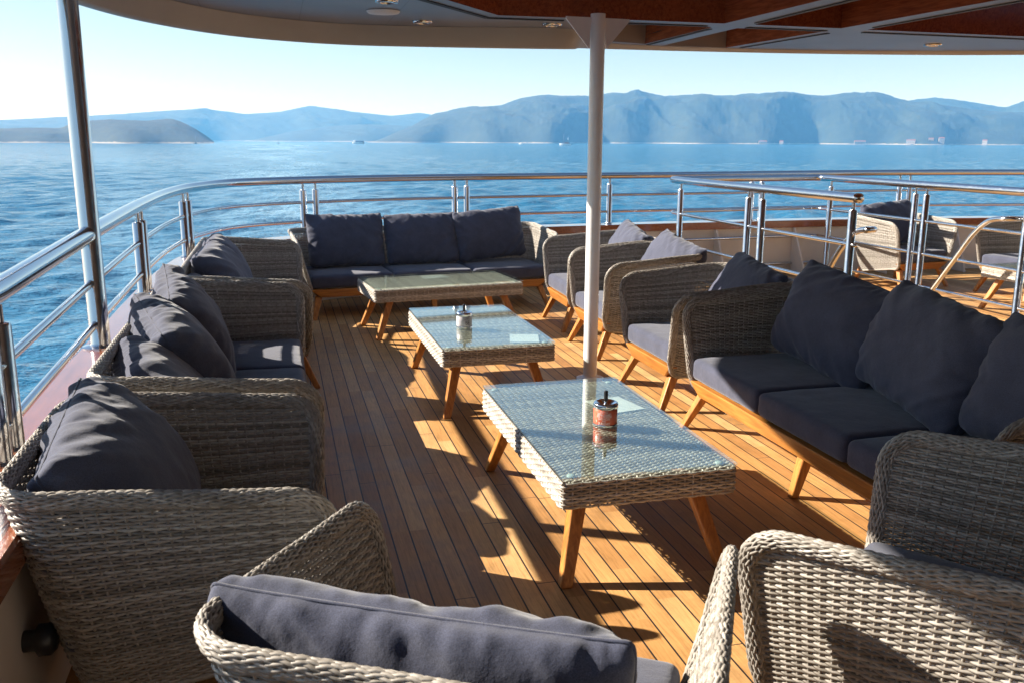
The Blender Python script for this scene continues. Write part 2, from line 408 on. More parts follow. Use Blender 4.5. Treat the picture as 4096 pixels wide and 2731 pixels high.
def cushion(q, lo, hi, r=.035, n=14, dome=.018, seed=0, ny=None):
    """rounded, slightly domed seat cushion made of six grids"""
    lo=np.array(lo,float); hi=np.array(hi,float); c=(lo+hi)/2; d=(hi-lo)/2; inner=d-r
    for ax in range(3):
        for sg in (-1,1):
            u=np.linspace(-1,1,n*2); v=np.linspace(-1,1,n*2)
            U,Vv=np.meshgrid(u,v,indexing='ij'); Pp=np.zeros(U.shape+(3,)); a,b=[i for i in range(3) if i!=ax]
            wrp=lambda k: np.sign(k)*(1-(1-np.abs(k))**1.6)
            Pp[...,ax]=sg*d[ax]; Pp[...,a]=wrp(U)*d[a]; Pp[...,b]=wrp(Vv)*d[b]
            cl=np.clip(Pp,-inner,inner); o=Pp-cl; l=np.linalg.norm(o,axis=-1,keepdims=True)
            Pp=cl+o/(l+1e-9)*r
            fx=1-(Pp[...,0]/d[0])**2; fy=1-(Pp[...,1]/d[1])**2
            Pp[...,2]+=np.where(Pp[...,2]>0,1,0)*dome*np.sqrt(np.clip(fx,0,1)*np.clip(fy,0,1))
            wr=fbm((Pp[...,0]+c[0])*9+seed,(Pp[...,1]+Pp[...,2]*2)*5,4,seed=seed,ridged=True)*.004
            Pp[...,2]+=wr*(Pp[...,2]>0); Pp[...,1]+=wr*(Pp[...,1]<0)
            m,k=U.shape; i,j=np.meshgrid(np.arange(m-1),np.arange(k-1),indexing='ij')
            Fq=np.stack([i*k+j,(i+1)*k+j,(i+1)*k+j+1,i*k+j+1],-1).reshape(-1,4)
            if (sg>0)==(ax==1): Fq=Fq[:,::-1]
            q.add(Pp.reshape(-1,3)+c,Fq)
def leg(top,bot,w0=.062,w1=.042,par=None,name='leg',m=None):
    q=Q(); t=np.array(top); b=np.array(bot)
    def ring(c,w): return [c+np.array(o)*w/2 for o in ((-1,-1,0),(1,-1,0),(1,1,0),(-1,1,0))]
    q.prism(ring(b,w1),ring(t,w0)); o=q.build(name,m or WOODO,par,smooth=False); bevel(o,.008,3); return o
def make_seat(name, width, nseat, mids):
    root=empty(name)
    q,rim=build_shell(width)
    sh=q.build('woven_shell',W,root); rm=rim.build('braided_rim',W,sh)
    hw=width/2-.155
    f=Q()
    yf,yb=-.40,.28
    def rail(a,b,zt=.29,zb=.225,slant=.05):
        pass
    # front rail: trapezoid with slanted ends, side rails, back rail
    f.prism([(-hw+.07,yf,.215),(hw-.07,yf,.215),(hw-.07,yf+.045,.215),(-hw+.07,yf+.045,.215)],[(-hw-.035,yf-.018,.30),(hw+.035,yf-.018,.30),(hw+.035,yf+.045,.30),(-hw-.035,yf+.045,.30)])
    f.prism([(-hw+.07,yb,.215),(hw-.07,yb,.215),(hw-.07,yb+.045,.215),(-hw+.07,yb+.045,.215)],[(-hw+.04,yb,.298),(hw-.04,yb,.298),(hw-.04,yb+.045,.298),(-hw+.04,yb+.045,.298)])
    for sx in (-1,1):
        f.box((sx*(hw-.055),(yf+yb)/2+.03,.258),(.05,yb-yf-.055,.07))
    fr=f.build('wood_frame',WOODX,root,smooth=False); bevel(fr,.007,2)
    p=Q(); p.box((0,(yf+yb)/2+.03,.2965),(2*hw-.09,yb-yf-.06,.02)); p.build('seat_slats',PLATF,root,smooth=False)
    for x in mids: leg((x,yf+.06,.224),(x,yf-.0,.0),par=root); leg((x,yb,.224),(x,yb+.06,0),par=root)
    for sx in (-1,1):
        leg((sx*(hw-.05),yf+.05,.224),(sx*(hw+.01),yf-.055,0),par=root)
        leg((sx*(hw-.07),yb-.03,.224),(sx*(hw-.01),yb+.06,0),par=root)
    cw=2*(hw+.025)/nseat
    for k in range(nseat):
        c=Q(); x0=-(hw+.025)+k*cw
        cushion(c,(x0+.004,yf-.012,.306),(x0+cw-.004,yb+.04,.435),seed=k+3)
        c.build('seat_cushion',NAVY,root)
    return root
CH_W,SO_W=1.02,2.60
armchair=make_seat('armchair',CH_W,1,[])
sofa=make_seat('sofa',SO_W,3,[0.])

# ------------------------------------------------------------------ pillow: two sewn sheets blown up and let slump
def sim_pillow(seed, w=.80, h=.58, nx=56, ny=42, press=1.0, thick=.15):
    r=np.random.default_rng(seed)
    X,Z=np.meshgrid(np.linspace(-w/2,w/2,nx),np.linspace(-h/2,h/2,ny),indexing='ij')
    P=np.zeros((2,nx,ny,3)); P[...,0]=X; P[...,2]=Z
    bul=(1-(2*X/w)**4)*(1-(2*Z/h)**4)
    nzf=fbm(X*7+seed*3.1,Z*7,3,seed=seed)
    P[0,...,1]=-.04*bul-.012*nzf*bul; P[1,...,1]=.04*bul+.012*nzf*bul
    P0=P.copy(); prev=P.copy()
    dx=w/(nx-1); dz=h/(ny-1); dd=math.hypot(dx,dz)
    def con(A,B,rest,k):
        d=B-A; l=np.sqrt((d*d).sum(-1,keepdims=True))+1e-9
        diff=(l-rest)/l
        diff=np.where(diff>0,diff,diff*.55)     # cloth resists stretch more than squeeze
        c=d*diff*.5*k; A+=c; B-=c
    def sew():
        for sl in ((slice(None),0),(slice(None),-1),(0,slice(None)),(-1,slice(None))):
            m=(P[0][sl]+P[1][sl])/2; P[0][sl]=m; P[1][sl]=m
    tv=None
    grav=np.array([0,0,-.00022]); side=(r.random()-.5)*.00006
    for it in range(170):
        vel=(P-prev)*.90; prev=P.copy(); P+=vel+grav; P[...,0]+=side
        pk=press*min(1,it/40)
        for s_ in (0,1):
            A=P[s_]; du=np.gradient(A,axis=0); dv=np.gradient(A,axis=1); n=np.cross(du,dv); n/=dx*dz
            sg=1 if s_==0 else -1
            t=np.abs(P[1,...,1]-P[0,...,1])
            A+=sg*n*.0016*pk*np.clip(1.25-t/thick*.75,0.05,1.2)[...,None]
        for k in range(5):
            for s_ in (0,1):
                A=P[s_]
                for o in (0,1):
                    con(A[o:-1:2],A[o+1::2][:len(A[o:-1:2])],dx,1.)
                    con(A[:,o:-1:2],A[:,o+1::2][:,:A[:,o:-1:2].shape[1]],dz,1.)
                con(A[:-1,:-1],A[1:,1:],dd,.35); con(A[1:,:-1],A[:-1,1:],dd,.35)
                con(A[:-2],A[2:],2*dx,.10); con(A[:,:-2],A[:,2:],2*dz,.10)
            sew()
            P[...,2]=np.maximum(P[...,2],-h/2+.045)     # the seat it stands on
    P-=np.array([(P[...,0].min()+P[...,0].max())/2,0,P[...,2].min()])
    vs=np.concatenate([P[0].reshape(-1,3),P[1].reshape(-1,3)])
    i,j=np.meshgrid(np.arange(nx-1),np.arange(ny-1),indexing='ij')
    f0=np.stack([i*ny+j,(i+1)*ny+j,(i+1)*ny+j+1,i*ny+j+1],-1).reshape(-1,4)
    f1=f0[:,::-1]+nx*ny
    # merge the seam
    idx=np.arange(2*nx*ny).reshape(2,nx,ny); mp=np.arange(2*nx*ny)
    for sl in ((slice(None),0),(slice(None),-1),(0,slice(None)),(-1,slice(None))): mp[idx[1][sl]]=idx[0][sl]
    Fq=mp[np.vstack([f0,f1])]
    # gathers at the seam, folds and creases
    hz_=P[...,2].max(); wx=(P[...,0].max()-P[...,0].min())/2
    for s_ in (0,1):
        A=P[s_]; du=np.gradient(A,axis=0); dv=np.gradient(A,axis=1); n=np.cross(du,dv); n/=np.linalg.norm(n,axis=-1,keepdims=True)+1e-9
        n*=(1 if s_==0 else -1)
        ux=2*X/w; uz=2*Z/h; ex=1-np.abs(ux); ez=1-np.abs(uz); ed=np.minimum(ex,ez)
        env=np.clip(ed*9,0,1)
        gat=np.where(ez<ex,fbm(X*26+seed*5,Z*3.5,3,seed=seed+s_*7,ridged=True),fbm(X*3.5,Z*26+seed*3,3,seed=seed+5+s_*7,ridged=True))
        dg=fbm((X*np.sign(uz)+Z)*9+seed,(X-Z*np.sign(ux))*2.4,4,seed=seed+31+s_,ridged=True)
        big=fbm(X*4+seed*2,Z*4,3,seed=seed+77+s_)
        A+=n*((.024*gat*np.exp(-ed*5)+.022*np.clip(dg,-.25,1)*np.clip(1.4-ed*1.6,0,1)+.020*big)*env)[...,None]
        pin=.05*(1-uz**2)*np.abs(ux)**3
        A[...,0]*=1-pin
        A[...,2]=hz_/2+(A[...,2]-hz_/2)*(1-.06*(1-ux**2)*np.abs(uz)**3*(uz>0))
        cf=1-.085*(np.abs(ux)*np.abs(uz))**5; A[...,0]*=cf; A[...,2]=hz_/2+(A[...,2]-hz_/2)*cf
        A[...,2]+=.004*np.exp(-((1-ux)**2+(1-uz)**2)*18)*1.5+.006*np.exp(-((1+ux)**2+(1-uz)**2)*18)
    vs=np.concatenate([P[0].reshape(-1,3),P[1].reshape(-1,3)])
    return vs,Fq
PILL=[]; SEAM=[]
for k,(w_,h_,pr,th) in enumerate([(.84,.66,1.7,.27),(.83,.65,2.0,.28),(.84,.67,1.5,.25),(.83,.66,1.8,.27),(.90,.60,1.5,.24)]):
    v,f=sim_pillow(11+k,w_,h_,press=pr,thick=th)
    ext=v.max(0)-v.min(0); tg=np.array([(.80,.27,.56),(.79,.28,.55),(.80,.26,.57),(.79,.27,.555),(.86,.24,.47)][k]); v=v*tg/ext; v[:,2]-=v[:,2].min()
    lp=[(0,i,0) for i in range(56)]+[(0,55,j) for j in range(1,42)]+[(0,i,41) for i in range(54,-1,-1)]+[(0,0,j) for j in range(40,0,-1)]
    sq=Q(); sq.tube(v.reshape(2,56,42,3)[0][[a[1] for a in lp],[a[2] for a in lp]],.0042,5,closed=True); so_=sq.build('seam_piping',NAVY); SEAM.append(so_.data); bpy.data.objects.remove(so_)
    used,inv=np.unique(f,return_inverse=True); v=v[used]; f=inv.reshape(f.shape)
    me=mesh_obj('pillow_proto',v,f,NAVY); PILL.append(me.data); bpy.data.objects.remove(me)
def subdiv(o):
    m=o.modifiers.new('subdiv','SUBSURF'); m.levels=1; m.render_levels=1
def place_pillow(seat, lx, kind, label, lean=22, twist=0, roll=0, ly=.02, lz=.445, flip=False, scale=(1,1,1)):
    o=bpy.data.objects.new('back_pillow',PILL[kind]); link(o); subdiv(o)
    M=Matrix.Translation(seat.location)@Matrix.Rotation(seat.rotation_euler[2],4,'Z')@Matrix.Translation((lx,ly,lz))@Matrix.Rotation(R(twist),4,'Z')@Matrix.Rotation(R(-lean),4,'X')@Matrix.Rotation(R(roll),4,'Y')
    if flip: M=M@Matrix.Rotation(math.pi,4,'Z')
    o.matrix_world=M@Matrix.Diagonal((*scale,1))
    link(bpy.data.objects.new('seam_piping',SEAM[kind]),o)
    tag(o,label,'pillow','loose charcoal back pillows'); return o

def seat(proto, x, y, deg, label, first):
    o = proto if first else copy_tree(proto)
    o.location=(x,y,0); o.rotation_euler=(0,0,R(deg))
    tag(o,label,'armchair' if 'armchair' in proto.name else 'sofa','woven armchairs on the deck' if 'armchair' in proto.name else 'woven three-seat sofas on the deck')
    return o
XL=-.305           # centre of left row (front .145, back -.755)
A=seat(armchair,.405,1.72,150,'wicker armchair nearest the viewer, seen from behind at bottom centre with a wide pillow',True)
B=seat(armchair,XL-.015,2.87,90,'wicker armchair at far left front, its woven side facing the viewer beside the gunwale',False)
C=seat(sofa,XL,4.84,90,'left-side wicker sofa with three slumped pillows, just behind the front left armchair',True)
D=seat(sofa,XL+.06,7.50,90,'farther left-side wicker sofa, in the corner before the stern sofa',False)
E=seat(sofa,1.47,9.40,5,'wicker sofa at the stern facing the viewer, three upright pillows behind the crosswise table',False)
E.scale=(1.06,1,.97)
I=seat(sofa,2.80,3.72,-90,'right-side wicker sofa in shade with big dark pillows beside the white post',False)
Hc=seat(armchair,2.80,5.58,-90,'wicker armchair next to the shaded right sofa, holding a dark blue pillow',False)
G=seat(armchair,2.88,7.02,-90,'wicker armchair right behind the white post, with a pale sunlit pillow',False)
Fc=seat(armchair,2.95,8.10,-92,'farthest wicker armchair of the right row, next to the stern sofa',False)
J=seat(armchair,1.76,1.84,214.5,'wicker armchair at bottom right corner, empty dark seat between two woven arms',False)
J.scale=(1.08,1,1)
K=seat(armchair,7.42,9.62,8,'pale sunlit wicker armchair beyond the stair rails, facing the viewer',False)
Lc=seat(armchair,8.38,8.48,-88,'wicker armchair at the right edge beyond the stair rails, its inside in deep shade',False)

place_pillow(A,.085,4,'wide wrinkled grey pillow in the nearest armchair at bottom centre',lean=17,ly=.12,lz=.42,flip=True,roll=.5)
place_pillow(B,.0,1,'rumpled pillow with rail shadows in the front left armchair',lean=33,twist=-4,roll=-9,ly=.05,lz=.45,scale=(.93,1.25,1.0))
place_pillow(C,-.76,0,'nearest slumped pillow of the left sofa behind the front left armchair',lean=42,twist=6,roll=-8,ly=.04,lz=.40,scale=(.93,1.25,.95))
place_pillow(C,-.20,3,'middle pillow of the left sofa behind the front left armchair',lean=33,twist=12,roll=-8,ly=.05,lz=.44,scale=(.93,1.3,1.03))
place_pillow(C,.44,2,'far tallest pillow of the left sofa behind the front left armchair',lean=26,twist=4,roll=-8,ly=.07,lz=.45,scale=(.95,1.25,1.02))
place_pillow(D,-.88,1,'nearest low pillow of the farther left sofa',lean=46,twist=8,ly=.07,lz=.37,scale=(.97,1.25,.95))
place_pillow(D,-.22,0,'middle pillow of the farther left sofa',lean=35,twist=-6,roll=-3,ly=.04,lz=.43,scale=(1,1.25,1.0))
place_pillow(D,.50,3,'far tall pillow of the farther left sofa by the corner',lean=28,twist=4,roll=3,ly=.07,lz=.43,scale=(1,1.15,1))
place_pillow(E,-.80,2,'left pillow of the stern sofa, half under a rail shadow',lean=17,twist=4,roll=1,ly=.05,lz=.43)
place_pillow(E,.0,3,'middle pillow of the stern sofa behind the crosswise table',lean=17,twist=-3,roll=-1,ly=.05,lz=.43)
place_pillow(E,.77,0,'right pillow of the stern sofa, highest of its three',lean=13,twist=3,roll=-4,ly=.05,lz=.45)
place_pillow(I,-.68,1,'dark shaded pillow at the far end of the right sofa',lean=21,twist=8,roll=8,flip=True,ly=.10,scale=(1.08,1,1.06))
place_pillow(I,.06,0,'broad dark pillow in the middle of the right sofa',lean=24,twist=-6,roll=5,ly=.10,scale=(1.16,1.05,1.05))
place_pillow(I,.90,2,'dark pillow at the right picture edge on the right sofa',lean=22,twist=4,roll=4,ly=.10,scale=(1.05,1,1))
place_pillow(Hc,.04,3,'dark blue pillow in the armchair beside the shaded right sofa',lean=29,twist=-4,roll=6,ly=.12,lz=.43)
place_pillow(G,.03,2,'pale sunlit pillow in the armchair behind the white post',lean=29,twist=4,roll=8,ly=.13,lz=.43)
place_pillow(Fc,.03,1,'sunlit pillow in the farthest armchair of the right row',lean=26,twist=-4,roll=7,ly=.12,lz=.43)
place_pillow(K,-.02,0,'dark navy pillow in the pale armchair beyond the stair rails',lean=12,ly=.12,roll=-4)

# ------------------------------------------------------------------ coffee tables
def rrect(w,l,r,n=8):
    pts=[]
    for cx,cy,a0 in ((w/2-r,l/2-r,0),(-w/2+r,l/2-r,90),(-w/2+r,-l/2+r,180),(w/2-r,-l/2+r,270)):
        for k in range(n+1):
            a=R(a0+90*k/n); pts.append((cx+r*math.cos(a),cy+r*math.sin(a)))
    return np.array(pts+[pts[0]])
def make_table():
    TW,TL,zb,zt=.75,1.40,.335,.447
    root=empty('coffee_table'); q=Q()
    pr=rrect(TW-.016,TL-.016,.02); d=np.r_[0,np.cumsum(np.linalg.norm(np.diff(pr,axis=0),axis=1))]
    def side(s,h):
        s=np.asarray(s,float)
        def pp(t): t=np.mod(t,d[-1]); return np.stack([np.interp(t,d,pr[:,0]),np.interp(t,d,pr[:,1])],-1)
        p=pp(s); t=pp(s+.004)-pp(s-.004); n=np.stack([t[:,1],-t[:,0],np.zeros(len(t))],-1); n/=np.linalg.norm(n,axis=1,keepdims=True)
        return np.concatenate([p,(zb+np.asarray(h))[:,None]],1),n
    weave(q,side,d[-1],zt-zb-.004,sp=.036,rp=.0115,r=.0056,amp=.0042,closed=True)
    def topf(s,h):
        s=np.asarray(s,float); h=np.asarray(h,float)
        return np.stack([s-TW/2+.012,h-TL/2+.012,np.full_like(s,zt-.008)],-1),np.tile([0,0,1.],(len(s),1))
    weave(q,topf,TW-.024,TL-.024,sp=.028,rp=.0128,r=.0062,amp=.0045,per=4,rs=.006)
    top=q.build('woven_top',WT,root)
    c=Q(); c.box((0,0,(zb+zt)/2-.008),(TW-.045,TL-.045,zt-zb-.03)); c.build('core',m_core,top,smooth=False)
    g=Q(); g.box((0,0,zt+.0125),(TW-.012,TL-.012,.009)); gl=g.build('glass_sheet',GLASS,root,smooth=False)
    for sx in (-1,1):
        for sy in (-1,1):
            leg((sx*(TW/2-.13),sy*(TL/2-.17),zb+.006),(sx*(TW/2-.035),sy*(TL/2-.035),0),.066,.05,root)
            v,f=lathe([(0.001,.0065),(.016,.006),(.018,.003),(.018,0)],20)
            mesh_obj('bumper_dot',v+np.array([sx*(TW/2-.06),sy*(TL/2-.06),zt+.0015]),f,DOTS,gl)
    return root
m_core=m_plain('dark_weave_core',(.07,.06,.05),.8)
table=make_table()
def put_table(o,x,y,deg,label):
    o.location=(x,y,0); o.rotation_euler=(0,0,R(deg)); return tag(o,label,'coffee table','glass-topped woven coffee tables')
T3=put_table(table,1.365,3.785,0,'nearest woven coffee table with glass top and red ashtray')
T2=put_table(copy_tree(table),1.305,6.09,.5,'middle woven coffee table carrying the grey ashtray')
T1=put_table(copy_tree(table),1.42,8.22,96.5,'woven coffee table set crosswise in front of the stern sofa')
T0=put_table(copy_tree(table),7.56,7.25,4,'woven coffee table cut by the right picture edge beyond the stair rails')

def paper(cx,cy,w,l,deg,label,z=.4524):
    q=Q(); n=8
    u=np.linspace(-w/2,w/2,n); v=np.linspace(-l/2,l/2,n); U,V_=np.meshgrid(u,v,indexing='ij')
    Zc=.0012+0*U
    i,j=np.meshgrid(np.arange(n-1),np.arange(n-1),indexing='ij'); F=np.stack([i*n+j,(i+1)*n+j,(i+1)*n+j+1,i*n+j+1],-1).reshape(-1,4)
    top=np.stack([U,V_,Zc],-1).reshape(-1,3); q.add(top,F); q.add(top-np.array([0,0,.0008]),F[:,::-1])
    o=q.build('menu_card',m_menu,None); o.location=(cx,cy,z); o.rotation_euler=(0,0,R(deg)); return tag(o,label,'menu card','menu cards lying on the tables')
def mk_menu():
    m,nt,b=mat('printed_paper'); co=objco(nt); sep=nt.nodes.new('ShaderNodeSeparateXYZ'); L(nt,co,sep.inputs[0])
    n=N(nt,'ShaderNodeTexNoise',Scale=9.,Detail=4.); L(nt,co,n.inputs['Vector'])
    ln=mathn(nt,'LESS_THAN',mathn(nt,'FRACT',mathn(nt,'MULTIPLY',sep.outputs[1],45.)),.3)
    k=mathn(nt,'MULTIPLY',ln,mathn(nt,'GREATER_THAN',n.outputs[0],.52))
    L(nt,mixc(nt,mathn(nt,'MULTIPLY',k,.35),(.78,.78,.76),(.45,.46,.48)),b.inputs['Base Color']); b.inputs['Roughness'].default_value=.55
    return m
m_menu=mk_menu()
paper(1.555,4.01,.20,.24,12,'white menu card beside the red ashtray on the nearest table')
paper(1.525,5.59,.19,.24,-14,'white menu card on the near end of the middle table')
paper(1.395,8.42,.24,.19,12,'white menu card on the crosswise table before the stern sofa')

def text_lines(lines, Rr, zc0, mt, parent, a0=0.):
    """flat lettering bent round the can"""
    V=[];F=[];n=0
    for txt,size,z in lines:
        cu=bpy.data.curves.new('lettering','FONT'); cu.body=txt; cu.size=size; cu.align_x='CENTER'; cu.resolution_u=2; cu.space_character=.95
        o=bpy.data.objects.new('lettering',cu); COL.objects.link(o)
        bpy.context.view_layer.update()
        me=bpy.data.meshes.new_from_object(o.evaluated_get(bpy.context.evaluated_depsgraph_get()))
        for v in me.vertices:
            a=a0+v.co.x*.82/Rr
            V.append((Rr*math.cos(a),Rr*math.sin(a),z+v.co.y))
        for p in me.polygons: F.append([n+i for i in p.vertices])
        n+=len(me.vertices); bpy.data.objects.remove(o); bpy.data.curves.remove(cu); bpy.data.meshes.remove(me)
    return mesh_obj('lettering',V,F,mt,parent,smooth=False)
def ashtray(x,y,lab,label,lines,ink,a0):
    z0=.4645; root=empty('ashtray',(x,y,z0),0,label,'ashtray','push-down ashtrays on the tables')
    r=.054
    v,f=lathe([(0.001,0),(r-.004,0),(r,.004),(r,.082),(r-.003,.084)],56); can=mesh_obj('printed_can',v,f,lab,root)
    v,f=lathe([(r+.001,.079),(r+.003,.083),(r+.003,.095),(r,.102),(r-.006,.105),(r-.014,.101),(.024,.088),(.018,.086),(.016,.090),(.0075,.094),(.007,.11)],56); mesh_obj('chrome_lid',v,f,CHROME,root)
    v,f=lathe([(.001,.107),(.0085,.107),(.0095,.110),(.0095,.152),(.0075,.156),(.001,.157)],24); autosmooth(mesh_obj('push_knob',v,f,BLACK,root))
    v,f=lathe([(r+.0012,.0),(r+.0022,.002),(r+.0022,.006),(r+.0012,.008)],56); mesh_obj('base_ring',v,f,CHROME,root)
    text_lines(lines,r+.0009,0,ink,can,a0)
    return root
ca=math.atan2(-3.7,-1.39)   # facing the viewer
ashtray(1.394,3.70,RED,'red push-down ashtray with white lettering on the nearest table',[('I REALLY',.0125,.067),('NEED A DAY',.0145,.0555),('BETWEEN',.0190,.0435),('SATURDAY',.0140,.0325),('AND',.0100,.0240),('SUNDAY',.0175,.0095)],WINK,ca-.1)
ash2=ashtray(1.204,5.99,GREYLAB,'grey push-down ashtray lettered BE on the middle table',[('BE',.040,.022),('REALLY',.0105,.066),('WANT TO',.0105,.056)],INK,math.atan2(-5.99,-1.204)+.42)
# ------------------------------------------------------------------ deck, bulwark, rails
capc=[(-.905,-6,.70),(-.905,0,.70),(-.905,3.2,.70),(-.905,5.0,.70),(-.90,6.6,.70),(-.86,7.8,.70),(-.74,8.7,.70),(-.42,9.55,.70),(.28,10.05,.70),(1.2,10.38,.70),(2.04,10.53,.70),(4.0,10.72,.70),(5.84,10.80,.70),(7.2,10.83,.70),(9.0,10.68,.70),(11.5,10.2,.70),(13.2,9.3,.70),(14.0,7.6,.70),(14.1,4,.70),(14.1,-6,.70)]
def cr_spline(pts,step=.06):
    P=np.array(pts,float); out=[]
    for i in range(len(P)-1):
        p0=P[max(i-1,0)]; p1=P[i]; p2=P[i+1]; p3=P[min(i+2,len(P)-1)]
        t0=0; e=.5
        d01=max(np.linalg.norm(p1-p0)**e,1e-4); d12=np.linalg.norm(p2-p1)**e; d23=max(np.linalg.norm(p3-p2)**e,1e-4)
        m1=(p2-p1)+d12*((p1-p0)/d01-(p2-p0)/(d01+d12)) if i>0 else (p2-p1)
        m2=(p2-p1)+d12*((p3-p2)/d23-(p3-p1)/(d12+d23)) if i<len(P)-2 else (p2-p1)
        n=max(2,int(np.linalg.norm(p2-p1)/step))
        for k in range(n):
            t=k/n; out.append((2*t**3-3*t**2+1)*p1+(t**3-2*t**2+t)*m1+(-2*t**3+3*t**2)*p2+(t**3-t**2)*m2)
    out.append(P[-1]); return np.array(out)
cp=cr_spline(capc)
def frame2d(p):
    t=np.gradient(p[:,:2],axis=0); t/=np.linalg.norm(t,axis=1,keepdims=True); return t,np.stack([t[:,1],-t[:,0]],-1)   # n points inboard (clockwise path -> right)
t2,n2=frame2d(cp)
def sweep(prof,mt,name,parent=None,closed=True,P=None,Nn=None):
    P=cp if P is None else P; Nn=n2 if Nn is None else Nn
    prof=np.array(prof); m=len(prof)
    V=np.zeros((len(P),m,3)); V[...,0]=P[:,0,None]+Nn[:,0,None]*prof[:,0]; V[...,1]=P[:,1,None]+Nn[:,1,None]*prof[:,0]; V[...,2]=prof[:,1][None]
    i=np.arange(len(P)-1)[:,None]; j=np.arange(m if closed else m-1)[None]; j2=(j+1)%m
    F=np.stack([i*m+j,i*m+j2,(i+1)*m+j2,(i+1)*m+j],-1).reshape(-1,4)
    return autosmooth(mesh_obj(name,V.reshape(-1,3),F,mt,parent),.5)
bul=empty('bulwark',(0,0,0),0,'cream bulwark wall with varnished cap running round the stern','bulwark')
sweep([(.16,.004),(.16,.611),(-.04,.611),(-.08,.2),(-.35,-7.9),(-.2,-7.9),(-.02,.0)],BULW,'bulwark_wall',bul)
sweep([(.195,.612),(.205,.62),(.205,.695),(.195,.705),(-.075,.705),(-.085,.695),(-.085,.62),(-.075,.612)],CAP,'cap_rail',bul)
# triangular stays inside the bulwark
for s_ in (19.3,20.5,21.7,22.9,24.1,25.3):
    dd_=np.r_[0,np.cumsum(np.linalg.norm(np.diff(cp[:,:2],axis=0),axis=1))]; k=int(np.argmin(np.abs(dd_-s_)))
    p=cp[k,:2]; n=n2[k]; t=t2[k]*.012
    q=Q(); pr=[(.155,.004),(.50,.004),(.47,.10),(.20,.608),(.155,.608)]
    A_=[(*(p+n*a_-t),z_) for a_,z_ in pr]; B_=[(*(p+n*a_+t),z_) for a_,z_ in pr]
    m_=len(pr); V=A_+B_; F=[list(range(m_)),[m_+i for i in range(m_)][::-1]]+[[i,(i+1)%m_,m_+(i+1)%m_,m_+i] for i in range(m_)]
    mesh_obj('stay',V,F,BULW,bul,False)
# deck sheet following the bulwark
bmk=bmesh.new()
inn=cp[:,:2]+n2*.08
vs=[bmk.verts.new((x,y,0)) for x,y in inn[::3]]
f=bmk.faces.new(vs); 
if f.normal.z<0: f.normal_flip()
me=bpy.data.meshes.new('deck'); bmk.to_mesh(me); bmk.free(); me.materials.append(m_deck())
tag(link(bpy.data.objects.new('deck',me)),'teak plank deck with dark caulked seams',None,None,'structure')

rz=lambda x,y: 1.29
railpts=[]
for x,y,z in cp:
    zz=float(np.interp(y,[3.2,4.77,6.5,8.5],[1.232,1.266,1.285,1.295]))
    if x>2: zz=1.295
    if x>5: zz=1.295+.015*min(1,(x-5)/4)
    railpts.append((x,y,zz))
railpts=np.array(railpts)
rail=empty('stern_railing',(0,0,0),0,'long stainless steel railing curving round the stern on the bulwark','railing')
def tube_obj(name,P,r,parent,sides=14,mt=None):
    q=Q(); q.tube(P,r,sides); return q.build(name,mt or STEEL,parent)
tube_obj('top_rail',railpts,.042,rail,18)
for dz in (.235,.44):
    q=Q(); q.tube(railpts-np.array([0,0,dz]),.018,10); q.build('rail_bar',STEEL,rail)
dist=np.r_[0,np.cumsum(np.linalg.norm(np.diff(cp[:,:2],axis=0),axis=1))]
def rail_post(x,y,zb,zt,parent,r=.036,name='post'):
    v,f=lathe([(.001,zb),(r+.03,zb),(r+.03,zb+.006),(r+.004,zb+.012),(r,zb+.02),(r,zt-.11),(r-.004,zt-.102),(.016,zt-.098),(.016,zt-.03),(.001,zt-.03)],20)
    return autosmooth(mesh_obj(name,v+np.array([x,y,0]),f,STEEL,parent))
def at_dist(s): return np.array([np.interp(s,dist,railpts[:,i]) for i in range(3)])
def dist_near(x,y): return dist[np.argmin((cp[:,0]-x)**2+(cp[:,1]-y)**2)]
ctrs=[(-1,3.13),(-.985,6.5),(-.85,8.5),(.33,10.06),(2.1,10.53),(3.95,10.71),(6.07,10.8),(8.3,10.75),(10.4,10.45),(12.4,9.8),(14,7),(14,4.5)]
for (x,y) in ctrs:
    s=dist_near(x,y)
    for o in (-.075,.075):
        p=at_dist(s+o); rail_post(p[0],p[1],.702,p[2],rail)
# polished pole carrying the canopy
v,f=lathe([(.001,.702),(.085,.702),(.085,.712),(.052,.72),(.0475,.73),(.0475,2.6),(.001,2.6)],28)
tag(autosmooth(mesh_obj('support_pole',v+np.array([-.895,4.78,0]),f,STEEL)),'tall polished steel pole on the left gunwale holding the canopy','pole')
# white post with gusset
post=empty('support_post',(2.175,6.12,0),0,'white painted round post between the middle table and right armchairs','post')
v,f=lathe([(.10,0),(.10,.012),(.062,.018),(.0505,.03),(.0505,2.56)],32); autosmooth(mesh_obj('post_tube',v,f,WHITE,post))
q=Q()
for sx in (-1,1):
    a=[(sx*.05,-.006,2.535),(sx*.235,-.006,2.535),(sx*.235,-.006,2.52),(sx*.066,-.006,2.335)]
    b=[(x,.006,z) for x,_,z in a]
    a=a if sx>0 else a[::-1]; b=b if sx>0 else b[::-1]
    q.prism(a,b)
g=q.build('gusset_plate',WHITE,post,smooth=False); g.rotation_euler=(0,0,R(5))

